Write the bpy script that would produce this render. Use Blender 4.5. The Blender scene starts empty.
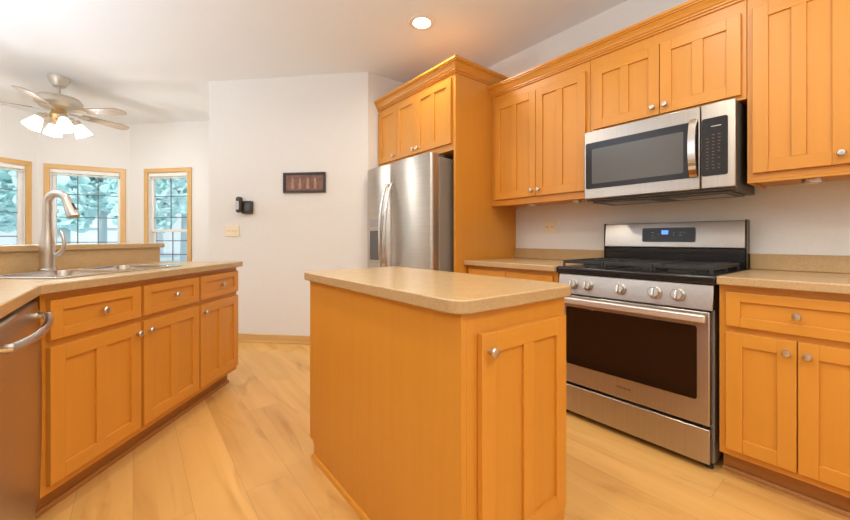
import bpy, bmesh, math, random
from mathutils import Vector, Matrix
random.seed(7)
C = bpy.context.scene.collection
PI = math.pi
R = math.radians

# ------------------------------------------------------------------ camera, world, lights, exposure
YAW = 38.42
HC = 1.08
FPX = 368.0
cd = bpy.data.cameras.new('camera'); cam = bpy.data.objects.new('camera', cd); C.objects.link(cam)
cam.location = (0, 0, HC); cam.rotation_euler = (PI/2, 0, -R(YAW))
cd.sensor_fit = 'HORIZONTAL'; cd.sensor_width = 36; cd.lens = 36*FPX/850
cd.shift_y = -(260-239.4)/850
cd.clip_start = 0.02
bpy.context.scene.camera = cam
W = bpy.data.worlds.new('world'); bpy.context.scene.world = W; W.use_nodes = True
bg = W.node_tree.nodes['Background']; bg.inputs[0].default_value = (0.80, 0.93, 1.0, 1); bg.inputs[1].default_value = 1.15
vs = bpy.context.scene.view_settings
vs.view_transform = 'Standard'; vs.look = 'None'; vs.gamma = 1; vs.use_curve_mapping = False
vs.exposure = -0.08
cy = bpy.context.scene.cycles
cy.use_denoising = True
cy.max_bounces = 10; cy.diffuse_bounces = 5; cy.glossy_bounces = 5; cy.transparent_max_bounces = 12
cy.sample_clamp_indirect = 6
sl = bpy.data.lights.new('winter_sun', 'SUN'); sl.energy = 2.2; sl.angle = R(3); sl.color = (1.0, 0.98, 0.95)
slo = bpy.data.objects.new('winter_sun', sl); C_ = bpy.context.scene.collection; C_.objects.link(slo)
slo.rotation_euler = Vector((0.42, 0.72, -0.48)).to_track_quat('-Z', 'Y').to_euler()
CAN_W = 9.5            # watts of each recessed ceiling lamp
CAN_COL = (1.0, 0.93, 0.80)
BULB_W = 13.0            # watts of each fan bulb
CEIL = 2.775
CANS = [(1.768, 2.27), (1.3, 0.75), (0.25, 0.75), (0.25, 2.35), (1.25, -0.9), (0.25, -0.85), (-1.4, 0.75), (-1.4, -0.85)]

# added out-of-view fill lights, bounced off the ceiling in place of a flash
for (fx, fy, fw, fcol) in ((0.25, -1.15, 84.0, (0.86, 0.96, 1.05)), (-1.9, 2.95, 80.0, (0.78, 0.94, 1.14))):
    fl = bpy.data.lights.new('bounce_fill', 'AREA'); fl.shape = 'DISK'; fl.size = 0.9; fl.energy = fw; fl.color = fcol; fl.spread = R(180)
    flo = bpy.data.objects.new('bounce_fill', fl); C.objects.link(flo); flo.location = (fx, fy, 1.4); flo.rotation_euler = (PI, 0, 0)

F2 = Vector((math.sin(R(YAW)), math.cos(R(YAW)))); R2 = Vector((math.cos(R(YAW)), -math.sin(R(YAW))))
def cw(x, d):                       # measured camera-side offsets (right, forward) to the room's own axes
    v = R2*x + F2*d
    return (v.x, v.y)

# ------------------------------------------------------------------ materials
def mat(name, col=(0.8, 0.8, 0.8), rough=0.5, metal=0.0, spec=0.5, emit=None, estr=0, coat=0):
    m = bpy.data.materials.new(name); m.use_nodes = True
    b = m.node_tree.nodes['Principled BSDF']
    b.inputs['Base Color'].default_value = (*col, 1); b.inputs['Roughness'].default_value = rough
    b.inputs['Metallic'].default_value = metal; b.inputs['Specular IOR Level'].default_value = spec
    b.inputs['Coat Weight'].default_value = coat
    if emit:
        b.inputs['Emission Color'].default_value = (*emit, 1); b.inputs['Emission Strength'].default_value = estr
    return m
def nodes(m): return m.node_tree.nodes, m.node_tree.links, m.node_tree.nodes['Principled BSDF']
def srgb(r, g, b):
    f = lambda c: (c/255/12.92 if c/255 <= 0.04045 else ((c/255+0.055)/1.055)**2.4)
    return (f(r), f(g), f(b))
def ramp(n, stops):
    r = n.new('ShaderNodeValToRGB'); el = r.color_ramp.elements
    while len(el) < len(stops): el.new(0.5)
    for e, (p, c) in zip(el, stops): e.position = p; e.color = (*c, 1)
    return r
def noise_mat(name, scale3, c0, c1, rough=0.4, nscale=1.0, detail=4, bump=0.0, lo=0.3, hi=0.7, spec=0.5, metal=0.0, coat=0, world=False, var=0.0):
    m = mat(name, c0, rough, metal, spec, coat=coat); n, l, b = nodes(m)
    tc = n.new('ShaderNodeTexCoord'); mp = n.new('ShaderNodeMapping'); mp.inputs['Scale'].default_value = scale3
    nz = n.new('ShaderNodeTexNoise'); nz.inputs['Scale'].default_value = nscale; nz.inputs['Detail'].default_value = detail
    oi = n.new('ShaderNodeObjectInfo'); ad = n.new('ShaderNodeVectorMath'); ad.operation = 'ADD'
    sc = n.new('ShaderNodeVectorMath'); sc.operation = 'SCALE'; sc.inputs[0].default_value = (7, 13, 5)
    l.new(oi.outputs['Random'], sc.inputs['Scale']); l.new(tc.outputs['Object'], ad.inputs[0])
    l.new(sc.outputs[0], ad.inputs[1]); l.new(ad.outputs[0], mp.inputs[0]); l.new(mp.outputs[0], nz.inputs['Vector'])
    rp = ramp(n, [(lo, c0), (hi, c1)]); l.new(nz.outputs['Fac'], rp.inputs[0])
    if var:
        mr = n.new('ShaderNodeMapRange'); mr.inputs['To Min'].default_value = 1-var; mr.inputs['To Max'].default_value = 1+var
        hs = n.new('ShaderNodeHueSaturation'); l.new(oi.outputs['Random'], mr.inputs['Value']); l.new(mr.outputs[0], hs.inputs['Value'])
        l.new(rp.outputs[0], hs.inputs['Color']); l.new(hs.outputs[0], b.inputs['Base Color'])
    else: l.new(rp.outputs[0], b.inputs['Base Color'])
    if bump:
        bp = n.new('ShaderNodeBump'); bp.inputs['Strength'].default_value = bump; bp.inputs['Distance'].default_value = 0.002
        l.new(nz.outputs['Fac'], bp.inputs['Height']); l.new(bp.outputs[0], b.inputs['Normal'])
    return m

WD0, WD1 = srgb(208, 139, 46), srgb(213, 144, 51)
M = {}
M['wood_v'] = noise_mat('maple_vertical', (28, 28, 1.6), WD0, WD1, 0.36, 1.0, 5, 0.0, 0.25, 0.75, 0.6, var=0.03)
M['wood_h'] = noise_mat('maple_horizontal', (1.6, 28, 28), WD0, WD1, 0.36, 1.0, 5, 0.0, 0.25, 0.75, 0.6, var=0.03)
M['wood_y'] = noise_mat('maple_lengthwise', (28, 1.6, 28), WD0, WD1, 0.36, 1.0, 5, 0.0, 0.25, 0.75, 0.6)
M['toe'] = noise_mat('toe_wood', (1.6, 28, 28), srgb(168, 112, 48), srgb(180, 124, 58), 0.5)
M['oak'] = noise_mat('oak_trim', (20, 20, 2), srgb(205, 160, 95), srgb(220, 178, 115), 0.45)
M['oak_h'] = noise_mat('oak_trim_flat', (2, 20, 20), srgb(205, 160, 95), srgb(220, 178, 115), 0.45)
def laminate():
    m = noise_mat('stone_laminate', (1, 1, 1), srgb(182, 151, 107), srgb(196, 165, 121), 0.25, 130, 6, 0, 0.3, 0.7, 0.5)
    n, l, b = nodes(m)
    src = b.inputs['Base Color'].links[0].from_socket
    tc = n.new('ShaderNodeTexCoord'); nz = n.new('ShaderNodeTexNoise'); nz.inputs['Scale'].default_value = 14; nz.inputs['Detail'].default_value = 6
    l.new(tc.outputs['Object'], nz.inputs['Vector'])
    rp = ramp(n, [(0.3, (0.95, 0.945, 0.935)), (0.7, (1.02, 1.015, 1.01))]); l.new(nz.outputs['Fac'], rp.inputs[0])
    mx = n.new('ShaderNodeMix'); mx.data_type = 'RGBA'; mx.blend_type = 'MULTIPLY'; mx.inputs['Factor'].default_value = 1
    l.new(src, mx.inputs['A']); l.new(rp.outputs[0], mx.inputs['B']); l.new(mx.outputs['Result'], b.inputs['Base Color'])
    return m
M['lam'] = laminate()
M['steel'] = noise_mat('brushed_steel', (1.5, 1.5, 260), (0.47, 0.425, 0.375), (0.53, 0.485, 0.43), 0.26, 1, 3, 0, 0.3, 0.7, 0.5, 1.0)
M['steel_h'] = noise_mat('brushed_steel_flat', (260, 260, 1.5), (0.47, 0.425, 0.375), (0.53, 0.485, 0.43), 0.28, 1, 3, 0, 0.3, 0.7, 0.5, 1.0)
for k_ in ('steel', 'steel_h'):
    b_ = M[k_].node_tree.nodes['Principled BSDF']; b_.inputs['Anisotropic'].default_value = 0.75; b_.inputs['Anisotropic Rotation'].default_value = 0.25; b_.inputs['Roughness'].default_value = 0.33
M['nickel'] = mat('satin_nickel', (0.62, 0.58, 0.53), 0.28, 1.0)
M['strap'] = mat('satin_strap', (0.78, 0.74, 0.68), 0.42, 0.85)
M['polish'] = mat('polished_steel', (0.75, 0.73, 0.70), 0.16, 1.0)
M['dkgrey'] = mat('dark_grey_paint', (0.10, 0.095, 0.09), 0.45)
M['side'] = mat('appliance_side', (0.20, 0.175, 0.15), 0.4)
M['fridge_side'] = mat('grey_side_panel', (0.27, 0.23, 0.185), 0.4)
M['black'] = mat('black_enamel', (0.012, 0.012, 0.013), 0.22)
M['iron'] = mat('cast_iron', (0.025, 0.024, 0.023), 0.6)
M['glass_blk'] = mat('black_glass', (0.022, 0.018, 0.015), 0.09, 0, 0.3)
M['glass_mw'] = mat('smoked_mesh_glass', (0.10, 0.09, 0.078), 0.14, 0, 0.45)
M['oven_in'] = mat('oven_glass', (0.018, 0.008, 0.004), 0.06, 0, 0.5)
M['blue'] = mat('blue_display', (0.02, 0.06, 0.2), 0.3, emit=(0.12, 0.32, 1.0), estr=1.6)
M['print'] = mat('grey_print', (0.35, 0.33, 0.32), 0.5)
M['print_red'] = mat('dim_red_print', (0.16, 0.07, 0.05), 0.5)
M['ink'] = mat('dark_ink', (0.03, 0.028, 0.025), 0.4)
M['white'] = mat('white_plastic', (0.80, 0.78, 0.72), 0.4)
M['ivory'] = mat('ivory_plastic', srgb(238, 222, 188), 0.4)
M['vinyl'] = mat('window_vinyl', (0.82, 0.80, 0.76), 0.4)
M['shade'] = mat('cream_blind', (0.85, 0.82, 0.74), 0.8)
M['muntin'] = mat('muntin_grey', (0.16, 0.17, 0.18), 0.5)
M['ceil'] = noise_mat('ceiling_paint', (1, 1, 1), (0.81, 0.83, 0.84), (0.83, 0.85, 0.86), 0.9, 120, 2, 0.05, spec=0.1)
M['wall'] = noise_mat('wall_paint', (1, 1, 1), (0.77, 0.745, 0.705), (0.79, 0.765, 0.725), 0.85, 60, 2, 0.03, spec=0.15)
M['can'] = mat('lamp_lens', (0.9, 0.9, 0.9), 0.5, emit=(1.0, 0.93, 0.82), estr=9)
M['bulbglass'] = mat('frosted_shade', (0.9, 0.88, 0.82), 0.5, emit=(1.0, 0.86, 0.66), estr=2.2)
M['canring'] = mat('lamp_trim', (0.75, 0.70, 0.62), 0.5)
M['fan'] = mat('brushed_pewter', (0.60, 0.54, 0.45), 0.45, 0.55)
M['blade'] = noise_mat('fan_blade', (2, 30, 30), srgb(150, 132, 112), srgb(172, 152, 130), 0.38)
M['brass'] = mat('warm_brass', (0.75, 0.55, 0.28), 0.3, 1.0)
M['phone'] = mat('charcoal_plastic', (0.045, 0.038, 0.032), 0.4)
M['phone_s'] = mat('silver_plastic', (0.55, 0.55, 0.54), 0.35)
M['frame'] = mat('espresso_frame', (0.035, 0.026, 0.018), 0.45)
M['rubber'] = mat('rubber', (0.02, 0.02, 0.02), 0.7)
M['snow'] = noise_mat('winter_ground', (1, 1, 1), (0.66, 0.74, 0.80), (0.74, 0.80, 0.84), 0.9, 0.6, 4)
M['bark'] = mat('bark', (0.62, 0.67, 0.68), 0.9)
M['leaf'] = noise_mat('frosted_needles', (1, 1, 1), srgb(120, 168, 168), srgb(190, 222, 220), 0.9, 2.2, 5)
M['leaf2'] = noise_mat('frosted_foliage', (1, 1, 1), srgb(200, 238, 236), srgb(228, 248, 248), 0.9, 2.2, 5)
M['siding'] = mat('house_siding', (0.75, 0.78, 0.80), 0.8)
M['roof'] = mat('house_roof', (0.80, 0.84, 0.88), 0.9)
M['art'] = None
def glass():
    m = bpy.data.materials.new('window_glass'); m.use_nodes = True; n = m.node_tree.nodes; l = m.node_tree.links; n.clear()
    o = n.new('ShaderNodeOutputMaterial'); t = n.new('ShaderNodeBsdfTransparent'); g = n.new('ShaderNodeBsdfGlossy'); g.inputs['Roughness'].default_value = 0.02
    t.inputs[0].default_value = (0.95, 0.98, 0.98, 1)
    fr = n.new('ShaderNodeFresnel'); fr.inputs[0].default_value = 1.35; x = n.new('ShaderNodeMixShader')
    l.new(fr.outputs[0], x.inputs[0]); l.new(t.outputs[0], x.inputs[1]); l.new(g.outputs[0], x.inputs[2]); l.new(x.outputs[0], o.inputs[0])
    return m
M['glass'] = glass()
def floor_mat():
    m = mat('light_oak_planks', srgb(225, 180, 110), 0.34, 0, 0.4); n, l, b = nodes(m)
    tc = n.new('ShaderNodeTexCoord'); mp = n.new('ShaderNodeMapping'); mp.inputs['Rotation'].default_value = (0, 0, PI/2)
    l.new(tc.outputs['Object'], mp.inputs[0])
    br = n.new('ShaderNodeTexBrick'); br.inputs['Scale'].default_value = 1; br.inputs['Brick Width'].default_value = 1.25; br.inputs['Row Height'].default_value = 0.19
    br.inputs['Mortar Size'].default_value = 0.0012; br.inputs['Mortar Smooth'].default_value = 0.3; br.offset = 0.37
    br.inputs['Color1'].default_value = (0, 0, 0, 1); br.inputs['Color2'].default_value = (1, 1, 1, 1); br.inputs['Mortar'].default_value = (0.5, 0.5, 0.5, 1)
    l.new(mp.outputs[0], br.inputs['Vector'])
    # per-plank offset of the grain
    cx = n.new('ShaderNodeVectorMath'); cx.operation = 'SCALE'; cx.inputs['Scale'].default_value = 9.0; l.new(br.outputs['Color'], cx.inputs[0])
    ad = n.new('ShaderNodeVectorMath'); ad.operation = 'ADD'; l.new(tc.outputs['Object'], ad.inputs[0]); l.new(cx.outputs[0], ad.inputs[1])
    mg = n.new('ShaderNodeMapping'); mg.inputs['Scale'].default_value = (11, 0.9, 1); l.new(ad.outputs[0], mg.inputs[0])
    nz = n.new('ShaderNodeTexNoise'); nz.inputs['Scale'].default_value = 1.0; nz.inputs['Detail'].default_value = 6; nz.inputs['Distortion'].default_value = 0.6; l.new(mg.outputs[0], nz.inputs['Vector'])
    g = ramp(n, [(0.28, srgb(202, 150, 82)), (0.45, srgb(216, 165, 93)), (0.75, srgb(226, 178, 107))]); l.new(nz.outputs['Fac'], g.inputs[0])
    # cathedral streaks and knots
    mk = n.new('ShaderNodeMapping'); mk.inputs['Scale'].default_value = (4.2, 1.1, 1); l.new(ad.outputs[0], mk.inputs[0])
    nk = n.new('ShaderNodeTexNoise'); nk.inputs['Scale'].default_value = 1.0; nk.inputs['Detail'].default_value = 3; nk.inputs['Distortion'].default_value = 1.6; l.new(mk.outputs[0], nk.inputs['Vector'])
    rk = ramp(n, [(0.27, (0.80, 0.72, 0.63)), (0.40, (1, 1, 1))]); l.new(nk.outputs['Fac'], rk.inputs[0])
    m1 = n.new('ShaderNodeMix'); m1.data_type = 'RGBA'; m1.blend_type = 'MULTIPLY'; m1.inputs['Factor'].default_value = 1.0
    l.new(g.outputs[0], m1.inputs['A']); l.new(rk.outputs[0], m1.inputs['B'])
    pv = ramp(n, [(0.0, (0.94, 0.93, 0.915)), (1.0, (1.03, 1.03, 1.03))]); l.new(br.outputs['Color'], pv.inputs[0])
    m2 = n.new('ShaderNodeMix'); m2.data_type = 'RGBA'; m2.blend_type = 'MULTIPLY'; m2.inputs['Factor'].default_value = 1
    l.new(m1.outputs['Result'], m2.inputs['A']); l.new(pv.outputs[0], m2.inputs['B'])
    m3 = n.new('ShaderNodeMix'); m3.data_type = 'RGBA'; m3.inputs['B'].default_value = (*srgb(190, 142, 84), 1)
    l.new(br.outputs['Fac'], m3.inputs['Factor']); l.new(m2.outputs['Result'], m3.inputs['A']); l.new(m3.outputs['Result'], b.inputs['Base Color'])
    return m
M['floor'] = floor_mat()
def art_mat():
    m = mat('sepia_print', (0.2, 0.1, 0.06), 0.4); n, l, b = nodes(m)
    tc = n.new('ShaderNodeTexCoord'); mp = n.new('ShaderNodeMapping'); mp.inputs['Scale'].default_value = (1, 1, 1); l.new(tc.outputs['Object'], mp.inputs[0])
    nz = n.new('ShaderNodeTexNoise'); nz.inputs['Scale'].default_value = 30; l.new(mp.outputs[0], nz.inputs['Vector'])
    g = ramp(n, [(0.3, srgb(105, 70, 52)), (0.7, srgb(135, 92, 70))]); l.new(nz.outputs['Fac'], g.inputs[0]); l.new(g.outputs[0], b.inputs['Base Color'])
    return m
M['art'] = art_mat(); M['art_l'] = noise_mat('sepia_figure', (1, 1, 1), srgb(150, 112, 82), srgb(176, 136, 100), 0.4, 40)

# ------------------------------------------------------------------ mesh helpers
class MB:
    def __init__(s): s.bm = bmesh.new()
    def _mi(s, fs, mi):
        for f in fs: f.material_index = mi
        return s
    def box(s, x0, x1, y0, y1, z0, z1, mi=0):
        v = [s.bm.verts.new((x, y, z)) for x in (x0, x1) for y in (y0, y1) for z in (z0, z1)]
        q = [(0, 1, 3, 2), (4, 6, 7, 5), (0, 4, 5, 1), (2, 3, 7, 6), (0, 2, 6, 4), (1, 5, 7, 3)]
        return s._mi([s.bm.faces.new([v[i] for i in f]) for f in q], mi)
    def prism(s, poly, z0, z1, mi=0, M4=None):
        M4 = M4 or Matrix()
        a = [s.bm.verts.new(M4 @ Vector((x, y, z0))) for x, y in poly]; b = [s.bm.verts.new(M4 @ Vector((x, y, z1))) for x, y in poly]
        fs = [s.bm.faces.new(a[::-1]), s.bm.faces.new(b)]; n = len(poly)
        for i in range(n): fs.append(s.bm.faces.new((a[i], a[(i+1) % n], b[(i+1) % n], b[i])))
        return s._mi(fs, mi)
    def tube(s, pts, rs, n=14, mi=0, squash=None):
        pts = [Vector(p) for p in pts]
        if not hasattr(rs, '__len__'): rs = [rs]*len(pts)
        rings = []; up = None
        for i, p in enumerate(pts):
            t = (pts[min(i+1, len(pts)-1)]-pts[max(i-1, 0)]).normalized()
            if up is None: up = t.orthogonal().normalized()
            up = (up - t*up.dot(t)).normalized(); w = t.cross(up)
            ring = []
            for k in range(n):
                a = 2*PI*k/n
                ring.append(s.bm.verts.new(p+(up*math.cos(a)+w*math.sin(a))*rs[i]))
            rings.append(ring)
        fs = [s.bm.faces.new(rings[0][::-1]), s.bm.faces.new(rings[-1])]
        for a, b in zip(rings, rings[1:]):
            for k in range(n): fs.append(s.bm.faces.new((a[k], a[(k+1) % n], b[(k+1) % n], b[k])))
        return s._mi(fs, mi)
    def lathe(s, prof, M4=None, n=24, mi=0):      # prof: (radius, height) from bottom to top
        M4 = M4 or Matrix(); rings = []; fs = []
        for r, z in prof:
            if r < 1e-6: rings.append([s.bm.verts.new(M4 @ Vector((0, 0, z)))])
            else: rings.append([s.bm.verts.new(M4 @ Vector((r*math.cos(2*PI*k/n), r*math.sin(2*PI*k/n), z))) for k in range(n)])
        if len(rings[0]) > 1: fs.append(s.bm.faces.new(rings[0][::-1]))
        if len(rings[-1]) > 1: fs.append(s.bm.faces.new(rings[-1]))
        for a, b in zip(rings, rings[1:]):
            for k in range(n):
                j = (k+1) % n
                if len(a) == 1 and len(b) == 1: continue
                if len(a) == 1: fs.append(s.bm.faces.new((a[0], b[j], b[k])))
                elif len(b) == 1: fs.append(s.bm.faces.new((a[k], a[j], b[0])))
                else: fs.append(s.bm.faces.new((a[k], a[j], b[j], b[k])))
        return s._mi(fs, mi)
    def sweep(s, path, prof, mi=0):               # horizontal path, prof (outward, z); outward = right of travel
        path = [Vector(p) for p in path]; rings = []
        for i, p in enumerate(path):
            d0 = (path[i]-path[i-1]).normalized() if i else None
            d1 = (path[i+1]-path[i]).normalized() if i < len(path)-1 else None
            n0 = Vector((d0.y, -d0.x)) if d0 else None; n1 = Vector((d1.y, -d1.x)) if d1 else None
            if n0 is None: m = n1
            elif n1 is None: m = n0
            else: m = (n0+n1)/(1+n0.dot(n1))
            rings.append([s.bm.verts.new((p.x+m.x*o, p.y+m.y*o, z)) for o, z in prof])
        n = len(prof); fs = [s.bm.faces.new(rings[0]), s.bm.faces.new(rings[-1][::-1])]
        for a, b in zip(rings, rings[1:]):
            for k in range(n): fs.append(s.bm.faces.new((a[k], b[k], b[(k+1) % n], a[(k+1) % n])))
        return s._mi(fs, mi)

def obj(name, mb, ms, parent=None, bevel=0.0, seg=2, smooth=True, loc=None, rotz=0):
    me = bpy.data.meshes.new(name); bmesh.ops.recalc_face_normals(mb.bm, faces=mb.bm.faces); mb.bm.to_mesh(me); mb.bm.free()
    for m in (ms if isinstance(ms, (list, tuple)) else [ms]): me.materials.append(M[m])
    if smooth:
        me.polygons.foreach_set('use_smooth', [True]*len(me.polygons)); me.set_sharp_from_angle(angle=R(32))
    o = bpy.data.objects.new(name, me); C.objects.link(o)
    if parent: o.parent = parent
    if loc is not None: o.location = loc; o.rotation_euler = (0, 0, rotz)
    if bevel:
        b = o.modifiers.new('bevel', 'BEVEL'); b.width = bevel; b.segments = seg; b.limit_method = 'ANGLE'; b.angle_limit = R(40)
    return o
def tag(o, label, cat, group=None):
    o['label'] = label; o['category'] = cat
    if group: o['group'] = group
    return o
def thing(name, label, cat, loc=(0, 0, 0), rotz=0, group=None):
    o = bpy.data.objects.new(name, None); C.objects.link(o); o.location = loc; o.rotation_euler = (0, 0, rotz); o.empty_display_size = 0.1
    return tag(o, label, cat, group)
def struct(name, mb, m, parent=None, bevel=0.0, **k):
    o = obj(name, mb, m, parent, bevel, **k)
    if not parent: o['kind'] = 'structure'
    return o
def arc(cx, cy, r, a0, a1, n): return [(cx+r*math.cos(a0+(a1-a0)*i/n), cy+r*math.sin(a0+(a1-a0)*i/n)) for i in range(n+1)]
def rrect(x0, x1, y0, y1, r, n=6):
    return arc(x1-r, y0+r, r, -PI/2, 0, n)+arc(x1-r, y1-r, r, 0, PI/2, n)+arc(x0+r, y1-r, r, PI/2, PI, n)+arc(x0+r, y0+r, r, PI, 1.5*PI, n)
FRONT = Matrix(((1, 0, 0, 0), (0, 0, 1, 0), (0, 1, 0, 0), (0, 0, 0, 1)))   # polygon (x,z) pushed along y

# ------------------------------------------------------------------ room shell
XW = 2.745
E_ = cw(-0.587*3.95, 3.95); K_ = (1.862, 3.275)
C1 = cw(-4.345, 5.42); C2 = cw(-5.218, 4.956); C3 = cw(-5.516, 3.981); N_ = cw(-2.86, 5.21)
LW = (-3.2, 5.6); LR = (-3.2, -3.0); RR = (XW, -3.0); AW = (XW, 3.275)
outline = [RR, AW, K_, E_, N_, C1, C2, C3, LW, LR]
mb = MB(); mb.prism(outline, -0.04, 0.0); struct('floor', mb, 'floor', smooth=False)
mb = MB(); mb.prism(outline, CEIL, CEIL+0.05); struct('ceiling', mb, 'ceil', smooth=False)

def wall(name, a, b, holes=(), th=0.12, z1=CEIL):
    """a -> b keeps the room on the left; holes are (u0,u1,z0,z1)"""
    a = Vector(a); b = Vector(b); L = (b-a).length; ang = math.atan2(b.y-a.y, b.x-a.x)
    mb = MB(); u = 0
    for (u0, u1, h0, h1) in sorted(holes):
        if u0 > u: mb.box(u, u0, -th, 0, 0, z1)
        if h0 > 0: mb.box(u0, u1, -th, 0, 0, h0)
        mb.box(u0, u1, -th, 0, h1, z1); u = u1
    if u < L: mb.box(u, L, -th, 0, 0, z1)
    o = struct(name, mb, 'wall', smooth=False); o.location = (a.x, a.y, 0); o.rotation_euler = (0, 0, ang)
    return o, ang
def fr(a, b): a = Vector(a); b = Vector(b); return math.atan2(b.y-a.y, b.x-a.x)

wall('wall_right', RR, AW)
wall('wall_alcove', AW, K_)
wall('wall_back', K_, E_)
wall('wall_passage', E_, N_)
LN = (Vector(N_)-Vector(C1)).length; LM = (Vector(C2)-Vector(C1)).length; LL = (Vector(C3)-Vector(C2)).length
WZ0, WZ1 = 0.62, 2.055
CA = 0.055
nw = (LN-1.013+CA, LN-0.25-CA, WZ0, WZ1); mw = (0.047+CA, 0.925-CA, WZ0, WZ1); lw = (0.067+CA, 0.95-CA, WZ0, WZ1)
wall('wall_nook_right', N_, C1, [nw]); wall('wall_nook_middle', C1, C2, [mw]); wall('wall_nook_left', C2, C3, [lw])
wall('wall_nook_side', C3, LW)
wall('wall_left', LW, LR)
wall('wall_rear', LR, RR)

def window(n, a, b, hole, cols, rows_z, label, meet=None, cas=True, jamb=0.10):
    u0, u1, z0, z1 = hole; ang = fr(a, b)
    ro = bpy.data.objects.new('window_%d' % n, None); C.objects.link(ro); ro.location = (a[0], a[1], 0); ro.rotation_euler = (0, 0, ang)
    ro['kind'] = 'structure'; ro['label'] = label
    if cas:
        m = MB(); w = CA
        m.box(u0-w, u0+0.006, 0.001, 0.022, z0, z1+0.0); m.box(u1-0.006, u1+w, 0.001, 0.022, z0, z1)
        m.box(u0-w, u1+w, 0.001, 0.024, z1-0.006, z1+w, 1); m.box(u0-w, u1+w, 0.001, 0.022, z0-w, z0, 1); m.box(u0-w-0.01, u1+w+0.01, 0.001, 0.05, z0-0.005, z0+0.016, 1)
        obj('casing', m, ['oak', 'oak_h'], ro, 0.003)
        m = MB(); m.box(u0, u0+0.014, -0.115, 0, z0, z1); m.box(u1-0.014, u1, -0.115, 0, z0, z1); m.box(u0+0.014, u1-0.014, -0.115, 0, z1-0.014, z1); m.box(u0+0.014, u1-0.014, -0.115, 0, z0, z0+0.014)
        obj('jamb', m, 'vinyl', ro)
    def sash(s0, s1, y):
        f = 0.038; m = MB(); x0, x1 = u0+0.014, u1-0.014
        m.box(x0, x0+f, y-0.03, y, s0, s1); m.box(x1-f, x1, y-0.03, y, s0, s1); m.box(x0+f, x1-f, y-0.03, y, s1-f, s1); m.box(x0+f, x1-f, y-0.03, y, s0, s0+f)
        sa = obj('sash', m, 'vinyl', ro, 0.002)
        g = MB(); g.box(x0+f, x1-f, y-0.018, y-0.014, s0+f, s1-f); obj('glass', g, 'glass', sa, smooth=False)
        mu = MB(); gx0, gx1 = x0+f, x1-f
        for k in range(1, cols):
            c = gx0+(gx1-gx0)*k/cols; mu.box(c-0.006, c+0.006, y-0.013, y-0.006, s0+f, s1-f)
        for rz in rows_z:
            if s0+f < rz < s1-f: mu.box(gx0, gx1, y-0.0125, y-0.0065, rz-0.006, rz+0.006)
        if cols > 1 or rows_z: obj('muntin', mu, 'muntin', sa, smooth=False)
        else: mu.bm.free()
    if meet:
        sash(meet-0.02, z1-0.014, -0.04); sash(z0+0.014, meet+0.02, -0.072)
    else: sash(z0+0.014, z1-0.014, -0.05)
    return ro
ang = 0
window(1, C2, C3, lw, 3, [1.72, 1.43, 1.12, 0.85], 'leftmost oak-trimmed nook window cut by the photo edge')
window(2, C1, C2, mw, 3, [1.71, 1.39, 1.04, 0.80], 'wide oak-trimmed nook window behind the sink faucet')
window(3, N_, C1, nw, 2, [1.71, 1.40, 1.06, 0.86], 'narrow oak-trimmed double-hung nook window nearest the white wall', meet=1.21)
def blind(a, b, hole, label):
    u0, u1, z0, z1 = hole
    t = thing('window_blind', label, 'blind', (a[0], a[1], 0), fr(a, b), 'raised blinds at the nook windows')
    m = MB(); m.box(u0+0.016, u1-0.016, -0.034, 0.012, z1-0.062, z1-0.016); obj('headrail', m, 'shade', t, 0.006)
    m = MB()
    for k in range(3): m.box(u0+0.02, u1-0.02, -0.028, 0.006, z1-0.078-0.006*k, z1-0.0735-0.006*k)
    obj('stacked_fabric', m, 'shade', t)
blind(C2, C3, lw, 'cream blind pulled up in the leftmost window')
blind(C1, C2, mw, 'cream blind pulled up in the wide window behind the faucet')
blind(N_, C1, nw, 'cream blind pulled up in the narrow window')

def baseboard(name, a, b, u0=0, u1=None):
    L = (Vector(b)-Vector(a)).length; u1 = u1 or L
    m = MB(); m.box(u0, u1, 0.001, 0.014, 0.0, 0.085); m.box(u0, u1, 0.001, 0.024, 0.0, 0.018)
    o = struct(name, m, 'oak_h', bevel=0.004); o.location = (a[0], a[1], 0); o.rotation_euler = (0, 0, fr(a, b))
baseboard('baseboard_back', K_, E_); baseboard('baseboard_nook_right', N_, C1); baseboard('baseboard_nook_middle', C1, C2)

# ------------------------------------------------------------------ cabinet building blocks (local: x width, y back, z up; front of the face frame at y=0)
KN = [(0.0075, 0.0), (0.0065, 0.010), (0.008, 0.014), (0.0145, 0.019), (0.0155, 0.024), (0.012, 0.029), (0.0, 0.031)]
def knob(parent, x, y, z):
    m = MB(); m.lathe(KN, Matrix.Translation((x, y, z)) @ Matrix.Rotation(PI/2, 4, 'X'), 20)
    return obj('knob', m, 'nickel', parent)
def door(parent, x0, x1, z0, z1, yf=0.0, panels=2, kn=None, name='door', st=0.058, rl=0.06, mid=0.05):
    m = MB(); T = 0.02; y0, y1 = yf-T, yf-0.0005
    m.box(x0, x0+st, y0, y1, z0, z1); m.box(x1-st, x1, y0, y1, z0, z1)
    m.box(x0+st, x1-st, y0, y1, z1-rl, z1, 1); m.box(x0+st, x1-st, y0, y1, z0, z0+rl, 1)
    if panels == 2:
        c = (x0+x1)/2; m.box(c-mid/2, c+mid/2, y0, y1, z0+rl, z1-rl)
    o = obj(name, m, ['wood_v', 'wood_h'], parent, 0.0016)
    p = MB(); p.box(x0+st-0.004, x1-st+0.004, y0+0.010, y1-0.002, z0+rl-0.004, z1-rl+0.004); obj('panel', p, 'wood_v', o, smooth=False)
    if kn: knob(o, kn[0], y0, kn[1])
    return o
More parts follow.
